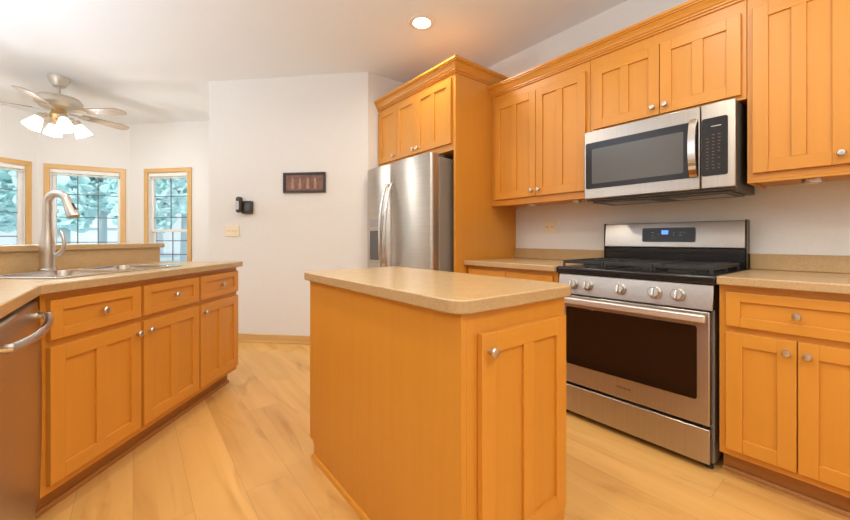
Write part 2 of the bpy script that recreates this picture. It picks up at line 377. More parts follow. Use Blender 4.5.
def drawer(parent, x0, x1, z0, z1, yf=0.0, kn=True, st=0.05, rl=0.042):
    m = MB(); T = 0.02; y0, y1 = yf-T, yf-0.0005
    m.box(x0, x0+st, y0, y1, z0, z1, 0); m.box(x1-st, x1, y0, y1, z0, z1, 0)
    m.box(x0+st, x1-st, y0, y1, z1-rl, z1, 1); m.box(x0+st, x1-st, y0, y1, z0, z0+rl, 1)
    o = obj('drawer', m, ['wood_v', 'wood_h'], parent, 0.0016)
    p = MB(); p.box(x0+st-0.004, x1-st+0.004, y0+0.010, y1-0.002, z0+rl-0.004, z1-rl+0.004); obj('panel', p, 'wood_h', o, smooth=False)
    if kn: knob(o, (x0+x1)/2, y0, (z0+z1)/2)
    return o
CZ = 0.874   # underside of worktops
def base_cab(label, loc, rotz, w, depth, doors, drawers, group, dz=(0.135, 0.665), wz=(0.692, 0.845), panels=2, hollow=False):
    t = thing('base_cabinet', label, 'cabinet', loc, rotz, group)
    m = MB()
    if hollow:
        a, b = 0.0005, w-0.0005; m.box(a, b, 0, 0.02, 0.102, CZ); m.box(a, a+0.016, 0.02, depth, 0.102, CZ); m.box(b-0.016, b, 0.02, depth, 0.102, CZ); m.box(a+0.016, b-0.016, 0.02, depth, 0.102, 0.12); m.box(a+0.016, b-0.016, depth-0.012, depth, 0.12, CZ)
    else: m.box(0.0005, w-0.0005, 0, depth, 0.102, CZ)
    obj('body', m, 'wood_v', t, 0.0 if hollow else 0.0015)
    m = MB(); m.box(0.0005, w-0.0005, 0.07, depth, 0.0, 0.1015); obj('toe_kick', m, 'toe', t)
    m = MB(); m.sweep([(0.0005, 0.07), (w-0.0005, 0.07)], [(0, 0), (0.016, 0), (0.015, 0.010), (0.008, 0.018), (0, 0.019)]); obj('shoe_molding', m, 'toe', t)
    for (x0, x1, side) in doors:
        kx = None
        if side: kx = ((x1-0.028) if side == 'r' else (x0+0.028), dz[1]-0.05)
        door(t, x0, x1, dz[0], dz[1], panels=panels, kn=kx)
    for (x0, x1) in drawers: drawer(t, x0, x1, wz[0], wz[1])
    return t

# ------------------------------------------------------------------ right wall run (local x -> -Y, y -> +X)
RW = -PI/2
FX = 2.12          # face frames of the base cabinets
g = 'maple base cabinets'
base_cab('maple base cabinet right of the range, one drawer over two doors', (FX, 0.487, 0), RW, 0.515, XW-FX-0.002,
         [(0.028, 0.255, 'r'), (0.259, 0.487, 'l')], [(0.028, 0.487)], g, panels=1)
base_cab('maple base cabinet cut off by the right photo edge', (FX, -0.029, 0), RW, 0.50, XW-FX-0.002,
         [(0.026, 0.246, 'r'), (0.250, 0.474, 'l')], [(0.026, 0.474)], g, panels=1)
base_cab('maple base cabinet between the range and the refrigerator panel', (FX, 2.118, 0), RW, 0.81, XW-FX-0.002,
         [(0.03, 0.40, 'r'), (0.405, 0.78, 'l')], [(0.03, 0.40), (0.405, 0.78)], g)
def worktop_wall(label, y0, y1):
    t = thing('countertop', label, 'countertop', (2.4, (y0+y1)/2, CZ+0.001), 0, 'speckled beige worktops')
    h = (y1-y0)/2
    m = MB(); m.box(-0.325, XW-2.4-0.001, -h, h, 0, 0.038); obj('slab', m, 'lam', t, 0.005)
    m = MB(); m.box(XW-2.4-0.022, XW-2.4-0.001, -h, h, 0.0385, 0.125); obj('backsplash', m, 'lam', t, 0.003)
worktop_wall('beige laminate countertop right of the range', -0.535, 0.4875)
worktop_wall('short beige laminate countertop left of the range', 1.307, 2.118)

# uppers
UF = 2.405; UZ0, UZ1 = 1.36, 2.29
def upper(label, yl, yr, z0, doors, kz):
    w = yl-yr
    t = thing('upper_cabinet', label, 'cabinet', (UF, yl, 0), RW, 'maple wall cabinets above the worktop')
    m = MB(); m.box(0.0005, w-0.0005, 0, XW-UF-0.001, z0+0.012, UZ1)
    obj('body', m, 'wood_v', t, 0.0015)
    m = MB(); m.box(0.0005, w-0.0005, 0.0, 0.02, z0, z0+0.0115); m.box(0.0005, 0.018, 0.0205, XW-UF-0.001, z0, z0+0.0115); m.box(w-0.018, w-0.0005, 0.0205, XW-UF-0.001, z0, z0+0.0115); obj('light_rail', m, 'wood_h', t)
    for (a, b, side) in doors:
        x0, x1 = yl-a, yl-b
        door(t, x0, x1, kz, 2.216, kn=((x1-0.03) if side == 'r' else (x0+0.03), kz+0.045))
    return t
upper('maple wall cabinet with two doors left of the microwave', 2.118, 1.246, UZ0, [(2.066, 1.666, 'r'), (1.662, 1.272, 'l')], 1.41)
upper('low maple wall cabinet with two doors above the microwave', 1.245, 0.442, 1.785, [(1.217, 0.828, 'r'), (0.824, 0.462, 'l')], 1.806)
upper('maple wall cabinet right of the microwave, cut by the photo edge', 0.441, -0.26, UZ0, [(0.418, 0.096, 'r'), (0.092, -0.236, 'l')], 1.405)
CROWN = [(0.0, 0.0), (0.010, 0.0), (0.010, 0.012), (0.018, 0.0125), (0.018, 0.022), (0.024, 0.026), (0.030, 0.042), (0.040, 0.054), (0.040, 0.060), (0.049, 0.0605), (0.049, 0.067), (0.056, 0.071), (0.056, 0.085), (0.0, 0.085)]
m = MB(); m.sweep([(UF-0.0005, -0.26), (UF-0.0005, 2.119)], [(-o, z) for o, z in CROWN])
t = obj('crown_molding', m, 'wood_y', None); t.location = (0, 0, 2.282)
tag(t, 'long maple crown molding above the wall cabinets over the range', 'molding', 'maple crown moldings')
def puck(x, y, label):
    t = thing('puck_light', label, 'light', (x, y, UZ0+0.0118), 0, 'puck lights under the wall cabinets')
    m = MB(); m.lathe([(0.034, -0.021), (0.036, -0.016), (0.036, 0.0)], None, 24); obj('housing', m, 'nickel', t)
    m = MB(); m.lathe([(0.026, -0.0228), (0.027, -0.0212)], None, 24); obj('lens', m, 'white', t)
puck(2.56, 1.82, 'small round puck light under the cabinet nearest the refrigerator panel')
puck(2.56, 1.43, 'small round puck light under the cabinet just left of the microwave')
puck(2.56, 0.23, 'small round puck light under the cabinet right of the microwave')

# ------------------------------------------------------------------ refrigerator enclosure
EF = 1.988; EY0, EY1 = 2.12, 3.272; EZ = 2.44
t = thing('tall_cabinet', 'tall maple refrigerator surround with side panel and three overhead doors', 'cabinet', (EF, EY1, 0), RW)
w = EY1-EY0; dp = XW-EF-0.002
m = MB(); m.box(0.0225, w-0.0225, 0, dp, 1.79, EZ); obj('overhead_box', m, 'wood_v', t, 0.0015)
m = MB(); m.box(w-0.022, w, 0, dp, 0, EZ); obj('side_panel', m, 'wood_v', t, 0.0015)
m = MB(); m.box(0, 0.022, 0, dp, 0, EZ); obj('side_panel', m, 'wood_v', t, 0.0015)
def ey(y): return EY1-y
door(t, ey(3.252), ey(2.925), 1.843, 2.365, panels=1, kn=(ey(2.925)-0.03, 1.885))
door(t, ey(2.921), ey(2.617), 1.843, 2.365, panels=1, kn=(ey(2.617)-0.03, 1.885))
door(t, ey(2.613), ey(2.157), 1.843, 2.365, panels=2, kn=(ey(2.613)+0.03, 1.885))
m = MB(); m.sweep([(XW-0.36, EY0-0.0005), (EF-0.0005, EY0-0.0005), (EF-0.0005, EY1)], [(-o, z) for o, z in CROWN])
CRP = [(-o, z*1.15) for o, z in CROWN]
m.bm.free(); m = MB(); m.sweep([(EF-0.0005, EY1), (EF-0.0005, EY0-0.0005), (XW-0.002, EY0-0.0005)], [(o, z*1.18) for o, z in CROWN])
t2 = obj('crown_molding', m, 'wood_y'); t2.location = (0, 0, 2.395)
tag(t2, 'maple crown molding wrapping the corner above the refrigerator', 'molding', 'maple crown moldings')

# refrigerator
FR0, FR1, FRX, FRZ = 2.21, 3.215, 1.82, 1.76
t = thing('refrigerator', 'stainless steel side-by-side refrigerator with ice dispenser in the maple surround', 'refrigerator', (FRX, FR1, 0), RW)
w = FR1-FR0; sx = FR1-2.787
m = MB(); m.box(0.004, w-0.004, 0.075, 0.86, 0.03, FRZ-0.025); obj('body', m, 'fridge_side', t, 0.006)
m = MB(); m.box(0.02, w-0.02, 0.09, 0.2, 0.0, 0.03); obj('kick_grille', m, 'dkgrey', t)
for x0 in (0.02, w-0.09):
    m = MB(); m.box(x0, x0+0.07, 0.07, 0.15, FRZ-0.0245, FRZ-0.002); obj('hinge_cover', m, 'dkgrey', t, 0.004)
def fdoor(x0, x1, bow):
    n = 10; pf = [(x0+(x1-x0)*i/n, -bow*math.sin(PI*i/n)**0.7) for i in range(n+1)]
    poly = [(x0, 0.065)]+[(x0, 0.02)]+[(x0+0.004, 0.006)]+[(x0+0.012+(x1-x0-0.024)*i/n, -bow*(math.sin(PI*(0.08+0.84*i/n)))) for i in range(n+1)]+[(x1-0.004, 0.006), (x1, 0.02), (x1, 0.065)]
    m = MB(); m.prism(poly, 0.07, FRZ); return m
ld = obj('door', fdoor(0.0, sx-0.003, 0.018), 'steel', t); ld['label'] = 'narrow left freezer door with the ice dispenser'
rd = obj('door', fdoor(sx+0.003, w, 0.022), 'steel', t); rd['label'] = 'wide right refrigerator door'
def fhandle(par, x, lean):
    pts = []; 
    for i in range(15):
        k = i/14; z = 0.62+0.96*k
        pts.append((x+lean*math.sin(PI*k), -0.018-0.078*math.sin(PI*k)**0.6, z))
    m = MB(); m.tube(pts, 0.013, 12); obj('handle', m, 'polish', par)
fhandle(ld, sx-0.042, 0.0); fhandle(rd, sx+0.042, 0.0)
m = MB(); x0, x1 = 0.07, 0.325
m.box(x0, x1, -0.026, -0.012, 1.16, 1.30); m.box(x0, x0+0.018, -0.026, -0.008, 0.86, 1.16); m.box(x1-0.018, x1, -0.026, -0.008, 0.86, 1.16); m.box(x0+0.018, x1-0.018, -0.026, -0.008, 0.86, 0.885)
dsp = obj('dispenser', m, 'steel_h', ld, 0.004)
m = MB(); m.box(x0+0.018, x1-0.018, -0.021, -0.018, 0.885, 1.16); obj('recess', m, 'dkgrey', dsp)
m = MB(); m.box(x0+0.03, x1-0.03, -0.0275, -0.0262, 1.20, 1.27); obj('control_strip', m, 'print', dsp)

# ------------------------------------------------------------------ range
RG0, RG1, RGX = 0.490, 1.305, 2.085
t = thing('gas_range', 'stainless steel gas range with black cooktop and five knobs', 'range', (RGX, RG1, 0), RW)
w = RG1-RG0
m = MB(); m.box(0.016, w-0.016, 0.045, 0.63, 0.03, 0.868); obj('body', m, 'side', t, 0.003)
for fx in (0.04, w-0.04):
    for fy in (0.06, 0.58):
        m = MB(); m.lathe([(0.018, 0), (0.018, 0.012), (0.009, 0.014), (0.009, 0.03)], Matrix.Translation((fx, fy, 0)), 14); obj('foot', m, 'rubber', t)
m = MB(); m.box(0.024, w-0.024, 0.0, 0.044, 0.035, 0.196); dr = obj('drawer_front', m, 'steel_h', t, 0.004)
m = MB(); m.box(0.024, w-0.024, 0.0, 0.044, 0.212, 0.742); od = obj('oven_door', m, 'steel_h', t, 0.005)
m = MB(); m.prism(rrect(0.073, w-0.073, 0.325, 0.672, 0.012), -0.0035, 0.0, 0, FRONT); ow = obj('oven_window', m, 'oven_in', od, 0.001)
m = MB()
m.prism([(0.006, 0), (0.045, -0.0), (0.045, 0.0)][:0] or [(0.0, 0.752), (0.0, 0.75), (0.02, 0.75), (0.06, 0.75), (0.06, 0.866), (0.022, 0.866)], 0.014, w-0.014, 0, Matrix(((0, 0, 1, 0), (1, 0, 0, 0), (0, 1, 0, 0), (0, 0, 0, 1))))
cp = obj('control_panel', m, 'steel_h', t, 0.003)
tilt = math.atan2(0.022, 0.114)
for kx in (0.112, 0.202, 0.386, 0.559, 0.661):
    MK = Matrix.Translation((kx, 0.0105, 0.808)) @ Matrix.Rotation(PI/2-tilt, 4, 'X')
    m = MB(); m.lathe([(0.031, 0.0), (0.031, 0.006), (0.026, 0.008), (0.0255, 0.026), (0.022, 0.030), (0.0, 0.0305)], MK, 28)
    kb = obj('knob', m, 'steel', cp)
    m = MB(); m.box(-0.005, 0.005, -0.021, 0.021, 0.031, 0.040); m.bm.transform(MK); obj('grip', m, 'polish', kb, 0.003)
# handle: broad bar on two stand-offs
m = MB(); m.box(0.028, w-0.028, -0.058, -0.036, 0.698, 0.734); hd = obj('handle', m, 'strap', od, 0.007, 3)
for x0 in (0.05, w-0.08):
    m = MB(); m.box(x0, x0+0.03, -0.038, 0.001, 0.704, 0.728); obj('bracket', m, 'dkgrey', hd, 0.002)
# brand lettering
def text_mesh(s, size):
    cu = bpy.data.curves.new('lettering', 'FONT'); cu.body = s; cu.size = size; cu.extrude = 0.0004; cu.align_x = 'CENTER'
    o = bpy.data.objects.new('lettering', cu); C.objects.link(o); bpy.context.view_layer.update()
    me = bpy.data.meshes.new_from_object(o.evaluated_get(bpy.context.evaluated_depsgraph_get())); bpy.data.objects.remove(o)
    return me
def lettering(s, size, x, y, z, parent, m):
    me = text_mesh(s, size); me.transform(Matrix.Translation((x, y, z)) @ Matrix.Rotation(PI/2, 4, 'X'))
    me.materials.clear(); me.materials.append(M[m]); o = bpy.data.objects.new('lettering', me); C.objects.link(o); o.parent = parent; return o
lettering('Whirlpool', 0.0175, 0.410, -0.0006, 0.268, od, 'ink')
# cooktop
m = MB(); m.box(0.0, w, 0.004, 0.575, 0.8685, 0.912); ct = obj('cooktop', m, 'black', t, 0.012, 3)
for (bx, by, br) in ((0.16, 0.16, 0.045), (0.16, 0.42, 0.038), (0.40, 0.29, 0.05), (0.63, 0.16, 0.05), (0.63, 0.42, 0.034)):
    m = MB(); m.lathe([(br+0.012, 0.912), (br+0.010, 0.918), (br, 0.920), (br, 0.929), (br-0.008, 0.933), (0, 0.934)], Matrix.Translation((bx, by, 0)), 24); obj('burner', m, 'iron', ct)
for k in range(3):
    x0 = 0.022+k*(w-0.044)/3+0.002; x1 = 0.022+(k+1)*(w-0.044)/3-0.002; y0, y1 = 0.045, 0.555; b = 0.012; z0, z1 = 0.932, 0.950
    m = MB(); m.box(x0, x1, y0, y0+b, z0, z1); m.box(x0, x1, y1-b, y1, z0, z1); m.box(x0, x0+b, y0+b, y1-b, z0, z1); m.box(x1-b, x1, y0+b, y1-b, z0, z1)
    for f in (0.25, 0.5, 0.75):
        yy = y0+(y1-y0)*f; m.box(x0+b, x1-b, yy-b/2, yy+b/2, z0+0.001, z1-0.001)
    cxm = (x0+x1)/2; m.box(cxm-b/2, cxm+b/2, y0+b, y1-b, z0+0.002, z1-0.0005)
    for (fx, fy) in ((x0, y0), (x1-b, y0), (x0, y1-b), (x1-b, y1-b), (x0, (y0+y1)/2-0.006), (x1-b, (y0+y1)/2-0.006)): m.box(fx, fx+b, fy, fy+b, 0.913, z0+0.001)
    obj('grate', m, 'iron', t, 0.002)
# backguard
m = MB(); m.box(0.032, w-0.006, 0.585, XW-RGX-0.005, 0.868, 1.025); obj('vent_riser', m, 'black', t, 0.004)
m = MB(); m.box(0.05, w-0.05, 0.5765, 0.5845, 0.995, 1.012); obj('vent_slot', m, 'black', t, 0.002)
m = MB(); m.prism([(0.575, 1.03), (0.588, 1.182), (0.592, 1.188), (0.652, 1.188), (0.652, 1.03)], 0.032, w-0.006, 0, Matrix(((0, 0, 1, 0), (1, 0, 0, 0), (0, 1, 0, 0), (0, 0, 0, 1))))
bgd = obj('backguard', m, 'steel_h', t, 0.004)
for x0 in (0.026, w-0.0055):
    m = MB(); m.box(x0, x0+0.0055, 0.58, XW-RGX-0.004, 0.87, 1.192); obj('end_cap', m, 'black', t, 0.002)
tb = math.atan2(0.013, 0.152)
MBK = Matrix.Translation((0.430, 0.5806, 1.108)) @ Matrix.Rotation(-tb, 4, 'X')
m = MB(); m.prism(rrect(-0.148, 0.148, -0.044, 0.046, 0.010), -0.0045, 0.0, 0, FRONT); m.bm.transform(MBK); dp_ = obj('display_panel', m, 'glass_blk', bgd)
m = MB(); m.box(-0.034, 0.004, -0.0053, -0.0047, 0.004, 0.030); m.bm.transform(MBK); obj('display', m, 'blue', dp_)
m = MB()
for (px, pz, pw) in ((-0.085, 0.016, 0.014), (-0.085, -0.004, 0.008), (-0.05, 0.004, 0.006), (-0.085, -0.022, 0.006), (-0.07, -0.02, 0.005), (0.035, 0.012, 0.010), (0.035, -0.002, 0.008), (0.07, 0.016, 0.01), (0.07, -0.002, 0.016), (0.09, 0.016, 0.01)):
    m.box(px-pw/2, px+pw/2, -0.0052, -0.0046, pz-0.0015, pz+0.0015)
m.bm.transform(MBK); obj('key_marks', m, 'print', dp_)

# ------------------------------------------------------------------ microwave
MX, M0, M1, MZ0, MZ1 = 2.32, 0.468, 1.245, 1.342, 1.778
t = thing('microwave', 'stainless steel over-the-range microwave under the wall cabinets', 'microwave', (MX, M1, 0), RW)
w = M1-M0
m = MB(); m.box(0.002, w-0.002, 0.03, XW-MX-0.003, MZ0-0.012, MZ1-0.002); obj('body', m, 'dkgrey', t, 0.003)
dx = M1-0.612
m = MB(); m.box(0.0, dx-0.002, 0.0, 0.029, MZ0, MZ1); md = obj('door', m, 'steel_h', t, 0.005)
m = MB(); m.prism(rrect(0.014, dx-0.008, MZ0+0.064, MZ1-0.076, 0.012), -0.003, 0.0, 0, FRONT); mwn = obj('window', m, 'glass_blk', md)
m = MB(); m.prism(rrect(0.055, dx-0.075, MZ0+0.095, MZ1-0.118, 0.008), -0.0036, -0.0031, 0, FRONT); obj('mesh_screen', m, 'glass_mw', mwn)
pts = [(dx-0.026, -0.014-0.036*math.sin(PI*k/16)**0.6, MZ0+0.068+0.300*k/16) for k in range(17)]
m = MB()
prof = [(-0.016, -0.004), (0.016, -0.004), (0.018, 0), (0.016, 0.004), (-0.016, 0.004), (-0.018, 0)]
rings = []
for i, p in enumerate(pts):
    a = Vector(pts[max(i-1, 0)]); b = Vector(pts[min(i+1, 16)]); tt = (b-a).normalized(); nn = Vector((0, tt.z, -tt.y))
    rings.append([m.bm.verts.new(Vector(p)+Vector((u, 0, 0))+nn*v) for u, v in prof])
m.bm.faces.new(rings[0]); m.bm.faces.new(rings[-1])
for a, b in zip(rings, rings[1:]):
    for k in range(6): m.bm.faces.new((a[k], a[(k+1) % 6], b[(k+1) % 6], b[k]))
m.box(dx-0.038, dx-0.014, -0.016, 0.0, MZ0+0.070, MZ0+0.088); m.box(dx-0.038, dx-0.014, -0.016, 0.0, MZ0+0.348, MZ0+0.366)
obj('handle', m, 'polish', md)
m = MB(); m.box(dx+0.002, w, 0.0, 0.029, MZ0, MZ1); pn = obj('control_panel', m, 'steel_h', t, 0.005)
m = MB(); m.prism(rrect(dx+0.006, w-0.030, MZ0+0.064, MZ1-0.076, 0.010), -0.003, 0.0, 0, FRONT); kp = obj('keypad', m, 'glass_blk', pn)
m = MB(); x0 = dx+0.026
for c in range(3):
    for r_ in range(11):
        if random.random() < 0.85: m.box(x0+c*0.024, x0+c*0.024+0.008+0.004*random.random(), -0.0036, -0.0031, MZ0+0.10+r_*0.017, MZ0+0.104+r_*0.017)
obj('key_marks', m, 'print_red', kp)
m = MB(); m.box(x0+0.02, x0+0.062, -0.0036, -0.0031, MZ1-0.122, MZ1-0.119); obj('clock_mark', m, 'white', kp)
m = MB(); m.box(0.03, w-0.03, 0.06, 0.34, MZ0-0.024, MZ0-0.0125)
for k in range(2): m.box(0.10+k*0.36, 0.36+k*0.36, 0.09, 0.27, MZ0-0.027, MZ0-0.0245, 1)
obj('underside_vent', m, ['dkgrey', 'steel'], t, 0.002)

# ------------------------------------------------------------------ island
IX0, IX1, IY0, IY1 = 0.705, 1.221, 0.728, 1.83
t = thing('kitchen_island', 'maple kitchen island with one tall door in the middle of the floor', 'island', (IX0, IY0, 0))
w = IX1-IX0; L = IY1-IY0
m = MB(); m.box(0.019, w, 0.0, L-0.0005, 0.07, CZ); obj('body', m, 'wood_v', t, 0.0015)
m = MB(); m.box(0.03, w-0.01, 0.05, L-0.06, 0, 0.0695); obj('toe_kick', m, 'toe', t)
m = MB(); m.prism([(0.0, 0.0), (L-0.053, 0.0), (L-0.053, 0.06), (L-0.035, 0.075), (L, 0.075), (L, CZ), (0.0, CZ)], 0.0, 0.0185, 0, Matrix(((0, 0, 1, 0), (1, 0, 0, 0), (0, 1, 0, 0), (0, 0, 0, 1))))
obj('side_panel', m, 'wood_v', t, 0.001)
m = MB(); m.sweep([(-0.0003, L-0.053), (-0.0003, 0.0)], [(0, 0), (0.015, 0), (0.014, 0.009), (0.008, 0.017), (0, 0.018)]); obj('shoe_molding', m, 'wood_y', t)
door(t, 0.062, w-0.022, 0.135, 0.812, panels=2, kn=(0.062+0.028, 0.762))
pl = rrect(0.679, 1.268, 0.708, 1.885, 0.055, 8)
m = MB(); m.prism(pl, CZ+0.001, CZ+0.041); o = obj('island_countertop', m, 'lam', None, 0.004); 
tag(o, 'beige laminate island countertop with rounded corners', 'countertop', 'speckled beige worktops')

# ------------------------------------------------------------------ peninsula with sink
PO = cw(-1.45, 1.385); PA = R(90-YAW-0.9)
pm = Matrix.Translation((PO[0], PO[1], 0)) @ Matrix.Rotation(PA, 4, 'Z'); pmi = pm.inverted()
def pw(u, v, z=0.0): return pm @ Vector((u, v, z))
def pl_(x, y): q = pmi @ Vector((x, y, 0)); return (q.x, q.y)
g = 'maple base cabinets of the sink peninsula'
for (u0, u1, a, b, side, lab) in ((0.0, 0.471, 0.021, 0.461, 'r', 'maple peninsula cabinet beside the dishwasher, drawer over door'),
                           (0.471, 0.933, 0.481, 0.923, 'l', 'middle maple peninsula cabinet between two similar cabinets'),
                           (0.933, 1.402, 0.943, 1.392, 'l', 'end maple peninsula cabinet nearest the white wall')):
    q = pw(u0, 0); base_cab(lab, (q.x, q.y, 0), PA, u1-u0, 0.585, [(a-u0, b-u0, side)], [(a-u0, b-u0)], g, hollow=True)
# worktop with the sink cut-out, one mesh
SU0, SU1, SV0, SV1 = 0.16, 0.95, 0.085, 0.555
SPL = 0.60
# bar wall line in world: v = SPL ; return leg along X = -0.9
pb = pw(0, SPL); dirp = pm.to_3x3() @ Vector((1, 0, 0)); tk = (-0.9-pb.x)/dirp.x; BEND = (-0.9, pb.y+dirp.y*tk)
q1 = pw(1.412, -0.045); q0c = cw(-1.412, 1.353); q2 = pw(1.412, SPL-0.001)
outer = [(q0c[0], q0c[1]), (q1.x, q1.y), (q2.x, q2.y), (BEND[0]+0.001, BEND[1]-0.001), (-0.899, 0.62), (q0c[0], 0.62)]
inner = [pl for pl in [tuple(pw(x, y).xy) for x, y in rrect(SU0+0.014, SU1-0.014, SV0+0.014, SV1-0.014, 0.04, 5)]]
m = MB(); eds = []
for loop in (outer, inner):
    vs_ = [m.bm.verts.new((x, y, CZ+0.039)) for x, y in loop]
    for i in range(len(vs_)): eds.append(m.bm.edges.new((vs_[i], vs_[(i+1) % len(vs_)])))
bmesh.ops.triangle_fill(m.bm, use_beauty=True, use_dissolve=False, edges=eds)
ex = bmesh.ops.extrude_face_region(m.bm, geom=list(m.bm.faces))
bmesh.ops.translate(m.bm, verts=[v for v in ex['geom'] if isinstance(v, bmesh.types.BMVert)], vec=(0, 0, -0.038))
ptop = obj('peninsula_countertop', m, 'lam', None, 0.004)
tag(ptop, 'angled beige laminate countertop around the sink and over the dishwasher', 'countertop', 'speckled beige worktops')
# raised bar
m = MB(); e1 = pw(1.42, SPL); e2 = pw(1.42, SPL+0.13); b2 = (-1.03, BEND[1]+0.06)
m.prism([BEND, tuple(e1.xy), tuple(e2.xy), b2, (-1.03, 0.62), (-0.9, 0.62)], 0, 1.018); struct('wall_bar', m, 'lam', smooth=False)
m = MB(); e1 = pw(1.445, SPL-0.02); e2 = pw(1.445, SPL+0.33); bb = pb+dirp*tk
f1 = pw(tk+0.02, SPL-0.02); f2 = pw(tk-0.1, SPL+0.33)
m.prism([(-0.88, 0.60), (-0.88, f1.y), tuple(e1.xy), tuple(e2.xy), (-1.22, f2.y), (-1.22, 0.60)], 1.0185, 1.05)
o = obj('bar_countertop', m, 'lam', None, 0.004); tag(o, 'raised beige bar ledge behind the sink under the nook windows', 'countertop', 'speckled beige worktops')
# dishwasher
DWX = -0.272
t = thing('dishwasher', 'stainless steel dishwasher with bowed bar handle at the left photo edge', 'dishwasher', (DWX, 1.362, 0), PI/2)
w = 0.605
m = MB(); m.box(0.003, w-0.003, 0.03, 0.56, 0.10, CZ-0.002); obj('body', m, 'side', t)
m = MB(); n = 8; m.prism([(0.029, 0.115), (0.0, 0.115), (-0.004, 0.30), (-0.006, 0.5), (-0.004, 0.70), (0.0, 0.79), (0.006, 0.848), (0.012, 0.852), (0.029, 0.852)], 0.0, w, 0, Matrix(((0, 0, 1, 0), (1, 0, 0, 0), (0, 1, 0, 0), (0, 0, 0, 1))))
dd = obj('door', m, 'steel', t, 0.003)
pts = [(0.035+(w-0.07)*k/20, -0.02-0.028*math.sin(PI*k/20)**0.6, 0.800-0.010*math.sin(PI*k/20)) for k in range(21)]
m = MB(); m.tube(pts, 0.0125, 12); hh = obj('handle', m, 'steel', dd)
for x0 in (0.035, w-0.035):
    m = MB(); m.tube([(x0, 0.003, 0.802), (x0, -0.033, 0.802)], 0.012, 12); obj('bracket', m, 'polish', hh)
m = MB(); m.box(0.0, w, 0.012, 0.03, 0.004, 0.112); obj('toe_panel', m, 'steel_h', t, 0.003)

# sink
t = thing('sink', 'double-bowl stainless steel drop-in sink in the peninsula countertop', 'sink', tuple(pw(0, 0, CZ+0.0395)), PA)
m = MB(); bowls = [(SU0+0.045, (SU0+SU1)/2-0.018), ((SU0+SU1)/2+0.018, SU1-0.045)]; V0, V1 = SV0+0.045, SV1-0.10
m.bm.free(); m = MB(); eds = []
for loop in [rrect(SU0, SU1, SV0, SV1, 0.045, 6)]+[rrect(a, b, V0, V1, 0.06, 6) for a, b in bowls]:
    vs_ = [m.bm.verts.new((x, y, 0.007)) for x, y in loop]
    for i in range(len(vs_)): eds.append(m.bm.edges.new((vs_[i], vs_[(i+1) % len(vs_)])))
bmesh.ops.triangle_fill(m.bm, use_beauty=True, use_dissolve=False, edges=eds)
ex = bmesh.ops.extrude_face_region(m.bm, geom=list(m.bm.faces)); bmesh.ops.translate(m.bm, verts=[v for v in ex['geom'] if isinstance(v, bmesh.types.BMVert)], vec=(0, 0, -0.0065))
obj('rim', m, 'polish', t, 0.003)
for a, b in bowls:
    m = MB(); outer_r = rrect(a, b, V0, V1, 0.06, 6); in_r = rrect(a+0.004, b-0.004, V0+0.004, V1-0.004, 0.058, 6); bot = rrect(a+0.02, b-0.02, V0+0.02, V1-0.02, 0.05, 6)
    ra = [m.bm.verts.new((x, y, 0.0005)) for x, y in outer_r]; rb = [m.bm.verts.new((x, y, 0.0065)) for x, y in in_r]; rc = [m.bm.verts.new((x, y, -0.17)) for x, y in bot]; rdn = [m.bm.verts.new((x, y, -0.172)) for x, y in rrect(a+0.008, b-0.008, V0+0.008, V1-0.008, 0.055, 6)]
    nn = len(ra)
    for A_, B_ in ((rb, ra), (ra, rdn), (rc, rb)):
        for k in range(nn): m.bm.faces.new((A_[k], A_[(k+1) % nn], B_[(k+1) % nn], B_[k]))
    m.bm.faces.new(rc); m.bm.faces.new(rdn[::-1])
    bw = obj('bowl', m, 'polish', t)
    m = MB(); m.lathe([(0.045, -0.1695), (0.042, -0.167), (0.02, -0.168), (0, -0.168)], Matrix.Translation(((a+b)/2, (V0+V1)/2, 0)), 20); obj('drain', m, 'nickel', bw)
# faucet: built with spout over the sink (local -v)
fu, fv = 0.505, 0.506
t = thing('faucet', 'brushed nickel gooseneck pull-down faucet standing behind the sink', 'faucet', tuple(pw(fu, fv, CZ+0.0465)), PA)
m = MB(); m.lathe([(0.033, 0.0), (0.033, 0.006), (0.030, 0.010), (0.029, 0.05), (0.031, 0.09), (0.030, 0.13), (0.025, 0.17), (0.0205, 0.21), (0.0195, 0.25)], None, 28); obj('body', m, 'nickel', t)
rr = 0.052; pts = [(0, 0, 0.249), (0, 0, 0.29), (0, -0.001, 0.325)]
pts += [(0, -rr+rr*math.cos(a), 0.345+rr*math.sin(a)) for a in [R(8+i*11) for i in range(15)]]
m = MB(); m.tube(pts, [0.0195]*3+[0.0185]*15, 18); obj('spout', m, 'nickel', t)
pe = Vector(pts[-1]); dr_ = (pe-Vector(pts[-2])).normalized()
m = MB(); sp = [pe+dr_*k for k in (0.001, 0.02, 0.045, 0.078, 0.092)]; m.tube(sp, [0.0195, 0.0205, 0.023, 0.027, 0.0265], 18); sh = obj('spray_head', m, 'nickel', t)
nrm = Vector((0, -1, 0)); nrm = (nrm-dr_*nrm.dot(dr_)).normalized()
cpt = pe+dr_*0.045+nrm*0.021
m = MB(); m.tube([cpt-dr_*0.018, cpt+dr_*0.018+nrm*0.002], 0.006, 10); obj('spray_button', m, 'ink', sh)
hp = [(0.015, -0.018, 0.075), (0.02, -0.04, 0.085), (0.022, -0.058, 0.105), (0.024, -0.066, 0.14), (0.022, -0.060, 0.175), (0.020, -0.048, 0.205)]
m = MB(); m.tube(hp, [0.013, 0.012, 0.0095, 0.0085, 0.0075, 0.006], 12); obj('lever', m, 'nickel', t)

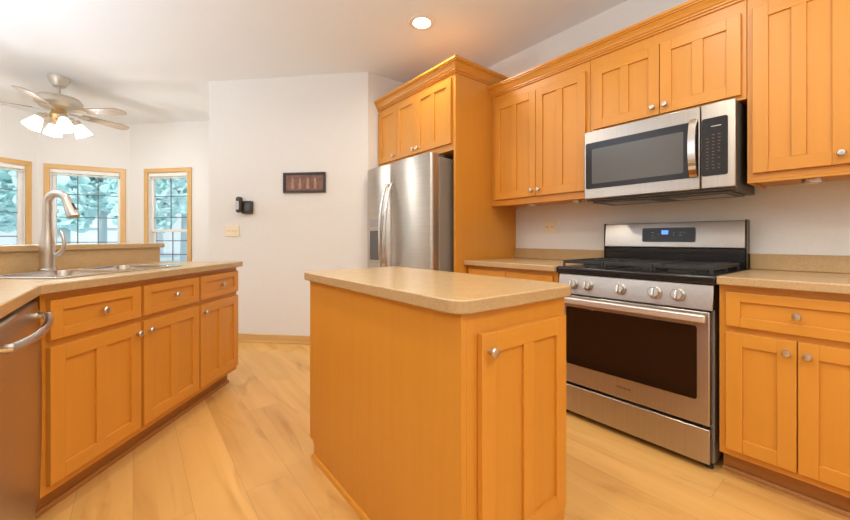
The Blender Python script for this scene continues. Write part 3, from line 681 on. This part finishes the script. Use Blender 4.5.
# ------------------------------------------------------------------ things on the walls
ANG = fr(K_, E_)                                            # +local y points into the room
def on_back(px):                                             # distance along the back wall seen at a measured bearing
    k = (px-425)/FPX; a = Vector(K_); b = Vector(E_); dr = (b-a).normalized(); rayd = R2*k+F2
    den = dr.x*rayd.y-dr.y*rayd.x; s = (rayd.x*a.y-rayd.y*a.x)/den
    P = a+dr*s; return s, P.dot(F2)
def hz(py, d): return HC-(py-239.4)*d/FPX
s0, d0 = on_back(284); s1, d1 = on_back(326); zt, zb = hz(173.2, d0), hz(193.2, d0)
wv = abs(s0-s1); hgt = zt-zb; sm = (s0+s1)/2; a = Vector(K_)+(Vector(E_)-Vector(K_)).normalized()*sm
t = thing('picture_frame', 'small dark framed sepia picture on the white angled wall', 'picture', (a.x, a.y, zb), ANG)
m = MB(); f = 0.022; h2 = wv/2
m.box(-h2, h2, 0.002, 0.026, 0, f); m.box(-h2, h2, 0.002, 0.026, hgt-f, hgt); m.box(-h2, -h2+f, 0.002, 0.026, f, hgt-f); m.box(h2-f, h2, 0.002, 0.026, f, hgt-f); obj('frame', m, 'frame', t, 0.003)
m = MB(); m.box(-h2+f, h2-f, 0.002, 0.012, f, hgt-f); pr = obj('print', m, 'art', t)
m = MB()
for i, x in enumerate((0.12, 0.045, -0.035, -0.11)):
    x = x*wv/0.43
    m.prism([(x-0.016, f+0.02), (x+0.016, f+0.02), (x+0.010, hgt-f-0.045), (x, hgt-f-0.03), (x-0.010, hgt-f-0.045)], 0.0122, 0.0128, 0, FRONT)
obj('figure', m, 'art_l', pr)
s0, d0 = on_back(246.3); a = Vector(K_)+(Vector(E_)-Vector(K_)).normalized()*s0; zc = hz(206, d0)
t = thing('wall_phone', 'charcoal cordless phone in its cradle on the white wall', 'phone', (a.x, a.y, zc), ANG)
m = MB(); m.prism(rrect(-0.085, 0.03, -0.085, 0.05, 0.015), 0.002, 0.045, 0, FRONT); obj('cradle', m, 'phone', t, 0.008)
m = MB(); m.prism(rrect(-0.068, -0.01, -0.058, 0.022, 0.008), 0.0455, 0.05, 0, FRONT); obj('keypad', m, 'dkgrey', t, 0.002)
m = MB(); m.prism(rrect(0.004, 0.064, -0.075, 0.09, 0.022), 0.046, 0.092, 0, FRONT); hs = obj('handset', m, 'phone', t, 0.012, 3)
m = MB(); m.prism(rrect(0.022, 0.062, -0.045, 0.045, 0.014), 0.0922, 0.096, 0, FRONT); obj('earpiece', m, 'phone_s', hs, 0.001)
s0, d0 = on_back(232.5); a = Vector(K_)+(Vector(E_)-Vector(K_)).normalized()*s0; zc = hz(231, d0)
t = thing('switch_plate', 'ivory triple light switch plate below the wall phone', 'switch', (a.x, a.y, zc), ANG)
m = MB(); m.prism(rrect(-0.08, 0.08, -0.057, 0.057, 0.006), 0.0015, 0.007, 0, FRONT); sp_ = obj('plate', m, 'ivory', t, 0.002)
for x in (-0.046, 0, 0.046):
    m = MB(); m.box(x-0.005, x+0.005, 0.0072, 0.016, -0.004, 0.012); obj('toggle', m, 'white', t, 0.001)
t = thing('outlet_plate', 'ivory outlet plate above the short countertop left of the range', 'outlet', (XW, 1.765, 1.185), RW)
m = MB(); m.prism(rrect(-0.062, 0.062, -0.05, 0.05, 0.006), -0.007, -0.0015, 0, FRONT); op = obj('plate', m, 'ivory', t, 0.002)
for z in (-0.024, 0.024):
    m = MB(); m.prism(rrect(z-0.018, z+0.018, -0.017, 0.017, 0.009), -0.0095, -0.0072, 0, FRONT); so = obj('socket', m, 'ivory', t)
    m = MB(); m.box(z-0.008, z-0.005, -0.0101, -0.0096, -0.006, 0.006); m.box(z+0.005, z+0.008, -0.0101, -0.0096, -0.006, 0.006); obj('slot', m, 'ink', so)

# ------------------------------------------------------------------ recessed lamps
for i, (x, y) in enumerate(CANS):
    lab = 'round recessed ceiling light glowing above the refrigerator' if i == 0 else 'recessed ceiling light behind the view, %s' % ['', 'over the range aisle', 'over the middle floor', 'over the peninsula aisle', 'behind the range aisle', 'behind the middle floor', 'over the living side', 'behind the living side'][i]
    t = thing('recessed_light', lab, 'light', (x, y, CEIL), 0, 'recessed ceiling lights')
    m = MB(); m.lathe([(0.070, -0.004), (0.100, -0.007), (0.104, -0.0005), (0.070, -0.0005)], None, 32); obj('trim_ring', m, 'canring', t)
    m = MB(); m.lathe([(0.0, -0.006), (0.069, -0.005), (0.069, -0.001)], None, 28); obj('lens', m, 'can', t)
    ld_ = bpy.data.lights.new('can_lamp', 'AREA'); ld_.shape = 'DISK'; ld_.size = 0.14; ld_.energy = CAN_W; ld_.color = CAN_COL; ld_.spread = R(165)
    lo = bpy.data.objects.new('can_lamp', ld_); C.objects.link(lo); lo.location = (0, 0, -0.012); lo.parent = t

# ------------------------------------------------------------------ ceiling fan
fc = cw(-3.83, 3.85)
t = thing('ceiling_fan', 'pewter ceiling fan with five blades and glowing bell lights over the nook', 'fan', (fc[0], fc[1], CEIL))
m = MB(); m.lathe([(0.02, -0.105), (0.05, -0.10), (0.075, -0.06), (0.09, -0.02), (0.092, -0.0005)], None, 28); obj('canopy', m, 'fan', t)
m = MB(); m.tube([(0, 0, -0.21), (0, 0, -0.10)], 0.014, 14); obj('downrod', m, 'fan', t)
m = MB(); m.lathe([(0.10, -0.335), (0.15, -0.325), (0.185, -0.29), (0.19, -0.25), (0.165, -0.215), (0.05, -0.195), (0.02, -0.19)], None, 36); obj('motor', m, 'fan', t)
zb_ = -0.355
for k, ca in enumerate((-68, 3, 71, 146, 218)):
    d_ = (R2*math.cos(R(ca))+F2*math.sin(R(ca))).normalized(); wa = math.atan2(d_.y, d_.x)
    T4 = Matrix.Rotation(wa, 4, 'Z') @ Matrix.Translation((0, 0, zb_)) @ Matrix.Rotation(R(-12), 4, 'X')
    m = MB(); poly = [(0.19, -0.045), (0.24, -0.055), (0.60, -0.068)]+arc(0.60, 0, 0.068, -PI/2, PI/2, 10)+[(0.24, 0.055), (0.19, 0.045)]
    m.prism(poly, 0, 0.007, 0, T4); bl = obj('blade', m, 'blade', t, 0.002)
    m = MB(); m.prism([(0.08, -0.014), (0.17, -0.02), (0.215, -0.04), (0.255, -0.034), (0.27, 0), (0.255, 0.034), (0.215, 0.04), (0.17, 0.02), (0.08, 0.014)], -0.006, -0.0008, 0, T4); obj('blade_iron', m, 'fan', bl, 0.001)
m = MB(); m.lathe([(0.0, -0.50), (0.02, -0.495), (0.035, -0.47), (0.07, -0.44), (0.075, -0.40), (0.06, -0.37), (0.06, -0.337)], None, 28); lk = obj('light_kit', m, 'brass', t)
m = MB(); m.tube([(0.01, 0.01, -0.60), (0.01, 0.01, -0.49)], 0.002, 6); obj('pull_chain', m, 'brass', lk)
for k in range(4):
    a = R(20+90*k); dv = Vector((math.cos(a), math.sin(a), 0))
    m = MB(); m.tube([dv*0.06+Vector((0, 0, -0.42)), dv*0.10+Vector((0, 0, -0.405)), dv*0.13+Vector((0, 0, -0.425))], 0.009, 10); ar = obj('lamp_arm', m, 'fan', lk)
    T4 = Matrix.Translation(dv*0.125+Vector((0, 0, -0.42))) @ Matrix.Rotation(a, 4, 'Z') @ Matrix.Rotation(R(-28), 4, 'Y')
    m = MB(); m.lathe([(0.038, -0.055), (0.040, -0.02), (0.030, 0.0), (0.0, 0.004)], T4, 20); obj('socket_cup', m, 'fan', ar)
    m = MB(); T4 = T4 @ Matrix.Diagonal((0.84, 0.84, 0.84, 1)); pf = [(0.088, -0.20), (0.080, -0.165), (0.066, -0.12), (0.052, -0.08), (0.043, -0.05), (0.043, -0.045), (0.040, -0.045), (0.049, -0.08), (0.063, -0.12), (0.077, -0.165), (0.085, -0.20), (0.088, -0.20)]
    rings = [[m.bm.verts.new(T4 @ Vector((r_*math.cos(2*PI*j/24), r_*math.sin(2*PI*j/24), z))) for j in range(24)] for r_, z in pf[:-1]]
    for i in range(len(rings)):
        A_, B_ = rings[i], rings[(i+1) % len(rings)]
        for j in range(24): m.bm.faces.new((A_[j], A_[(j+1) % 24], B_[(j+1) % 24], B_[j]))
    obj('bell_shade', m, 'bulbglass', ar)
    m = MB(); m.lathe([(0.0, -0.15), (0.022, -0.14), (0.030, -0.115), (0.022, -0.08), (0.013, -0.056)], T4, 16); obj('bulb', m, 'can', ar)
    pl2 = bpy.data.lights.new('bulb_lamp', 'POINT'); pl2.energy = BULB_W; pl2.color = (0.93, 0.97, 1.0); pl2.shadow_soft_size = 0.04
    lo = bpy.data.objects.new('bulb_lamp', pl2); C.objects.link(lo); lo.location = T4 @ Vector((0, 0, -0.23)); lo.parent = t

# ------------------------------------------------------------------ winter garden outside the nook windows
m = MB(); m.prism([(-45, -25), (25, -25), (25, 60), (-45, 60)], -0.5, -0.35); o = obj('ground', m, 'snow', smooth=False); o['kind'] = 'structure'
_ico = bmesh.new(); bmesh.ops.create_icosphere(_ico, subdivisions=1, radius=1)
ICO_V = [v.co.copy() for v in _ico.verts]; ICO_F = [[v.index for v in f.verts] for f in _ico.faces]; _ico.free()
def tree(x, y, h, r, mt, label, n=1500):
    t = thing('conifer' if mt == 'leaf' else 'tree', label, 'tree', (x, y, -0.35), 0, 'pale trees beyond the nook windows')
    rnd = random.Random(int(x*31+y*17)); m = MB(); m.tube([(0, 0, 0), (0.05, 0, h*0.4), (0, 0, h*0.92)], [0.16, 0.11, 0.02], 10); obj('trunk', m, 'bark', t)
    m = MB(); prof = []
    for i in range(13):
        f = i/12; prof.append((0.86*r*math.sin(PI*min(1, 0.10+0.88*f))**0.5 if 0 < i < 12 else 0.0, h*(0.31+0.67*f)))
    m.lathe(prof, None, 20)
    for v in m.bm.verts: v.co.x *= 0.9+0.2*rnd.random(); v.co.y *= 0.9+0.2*rnd.random(); v.co.z += (rnd.random()-0.5)*0.1*h/5
    for k in range(n):
        f = rnd.random(); z = h*(0.31+0.67*f)
        rad = r*math.sin(PI*min(1, 0.10+0.88*f))**0.5
        a = rnd.random()*2*PI; q = (0.8+0.22*rnd.random())*rad
        s = (0.07+0.09*rnd.random())*h/5.5
        T4 = Matrix.Translation((q*math.cos(a), q*math.sin(a), z)) @ Matrix.Rotation(rnd.random()*6, 4, 'Z') @ Matrix.Rotation(rnd.random()*3, 4, 'X') @ Matrix.Diagonal((s*1.6, s*1.1, s*0.35, 1))
        vv = [m.bm.verts.new(T4 @ c) for c in ICO_V]
        for f_ in ICO_F: m.bm.faces.new([vv[i] for i in f_])
    obj('crown', m, mt, t)
def out(px, d): return cw((px-425)/FPX*d, d)
for px, d, h, r, mt, lab in ((-16, 9.5, 5.5, 0.8, 'leaf2', 'near pale slender tree beyond the leftmost nook window'),
                             (62, 9.5, 5.6, 0.78, 'leaf2', 'near pale slender tree left of centre in the wide nook window'),
                             (146, 10.0, 5.4, 0.8, 'leaf2', 'near pale slender tree left of centre in the narrow nook window'),
                             (18, 14, 8.0, 1.2, 'leaf2', 'mid-distance pale tree between the leftmost and wide nook windows'),
                             (102, 14.5, 8.2, 1.2, 'leaf2', 'mid-distance pale tree right of centre in the wide nook window'),
                             (184, 14.5, 8.0, 1.4, 'leaf2', 'mid-distance pale tree at the right of the narrow nook window'),
                             (60, 20.5, 12, 2.0, 'leaf2', 'far tall pale tree behind the wide nook window'),
                             (150, 20.5, 12, 2.0, 'leaf2', 'far tall pale tree behind the narrow nook window')):
    x, y = out(px, d); tree(x, y, h, r, mt, lab)
x, y = out(100, 30)
t = thing('house', 'small white house low in the wide nook window', 'house', (x, y, -0.35), -R(YAW)+0.5)
m = MB(); m.box(-4, 4, -2, 2, 0, 2.3); wl = obj('walls', m, 'siding', t)
m = MB(); m.prism([(-4.4, 2.31), (4.4, 2.31), (0, 4.2)], -2.3, 2.3, 0, FRONT); obj('roof', m, 'roof', t)
for xx in (-2.4, 0.2, 2.6):
    m = MB(); m.box(xx-0.45, xx+0.45, -2.04, -1.985, 0.8, 1.9); obj('window', m, 'roof', t)
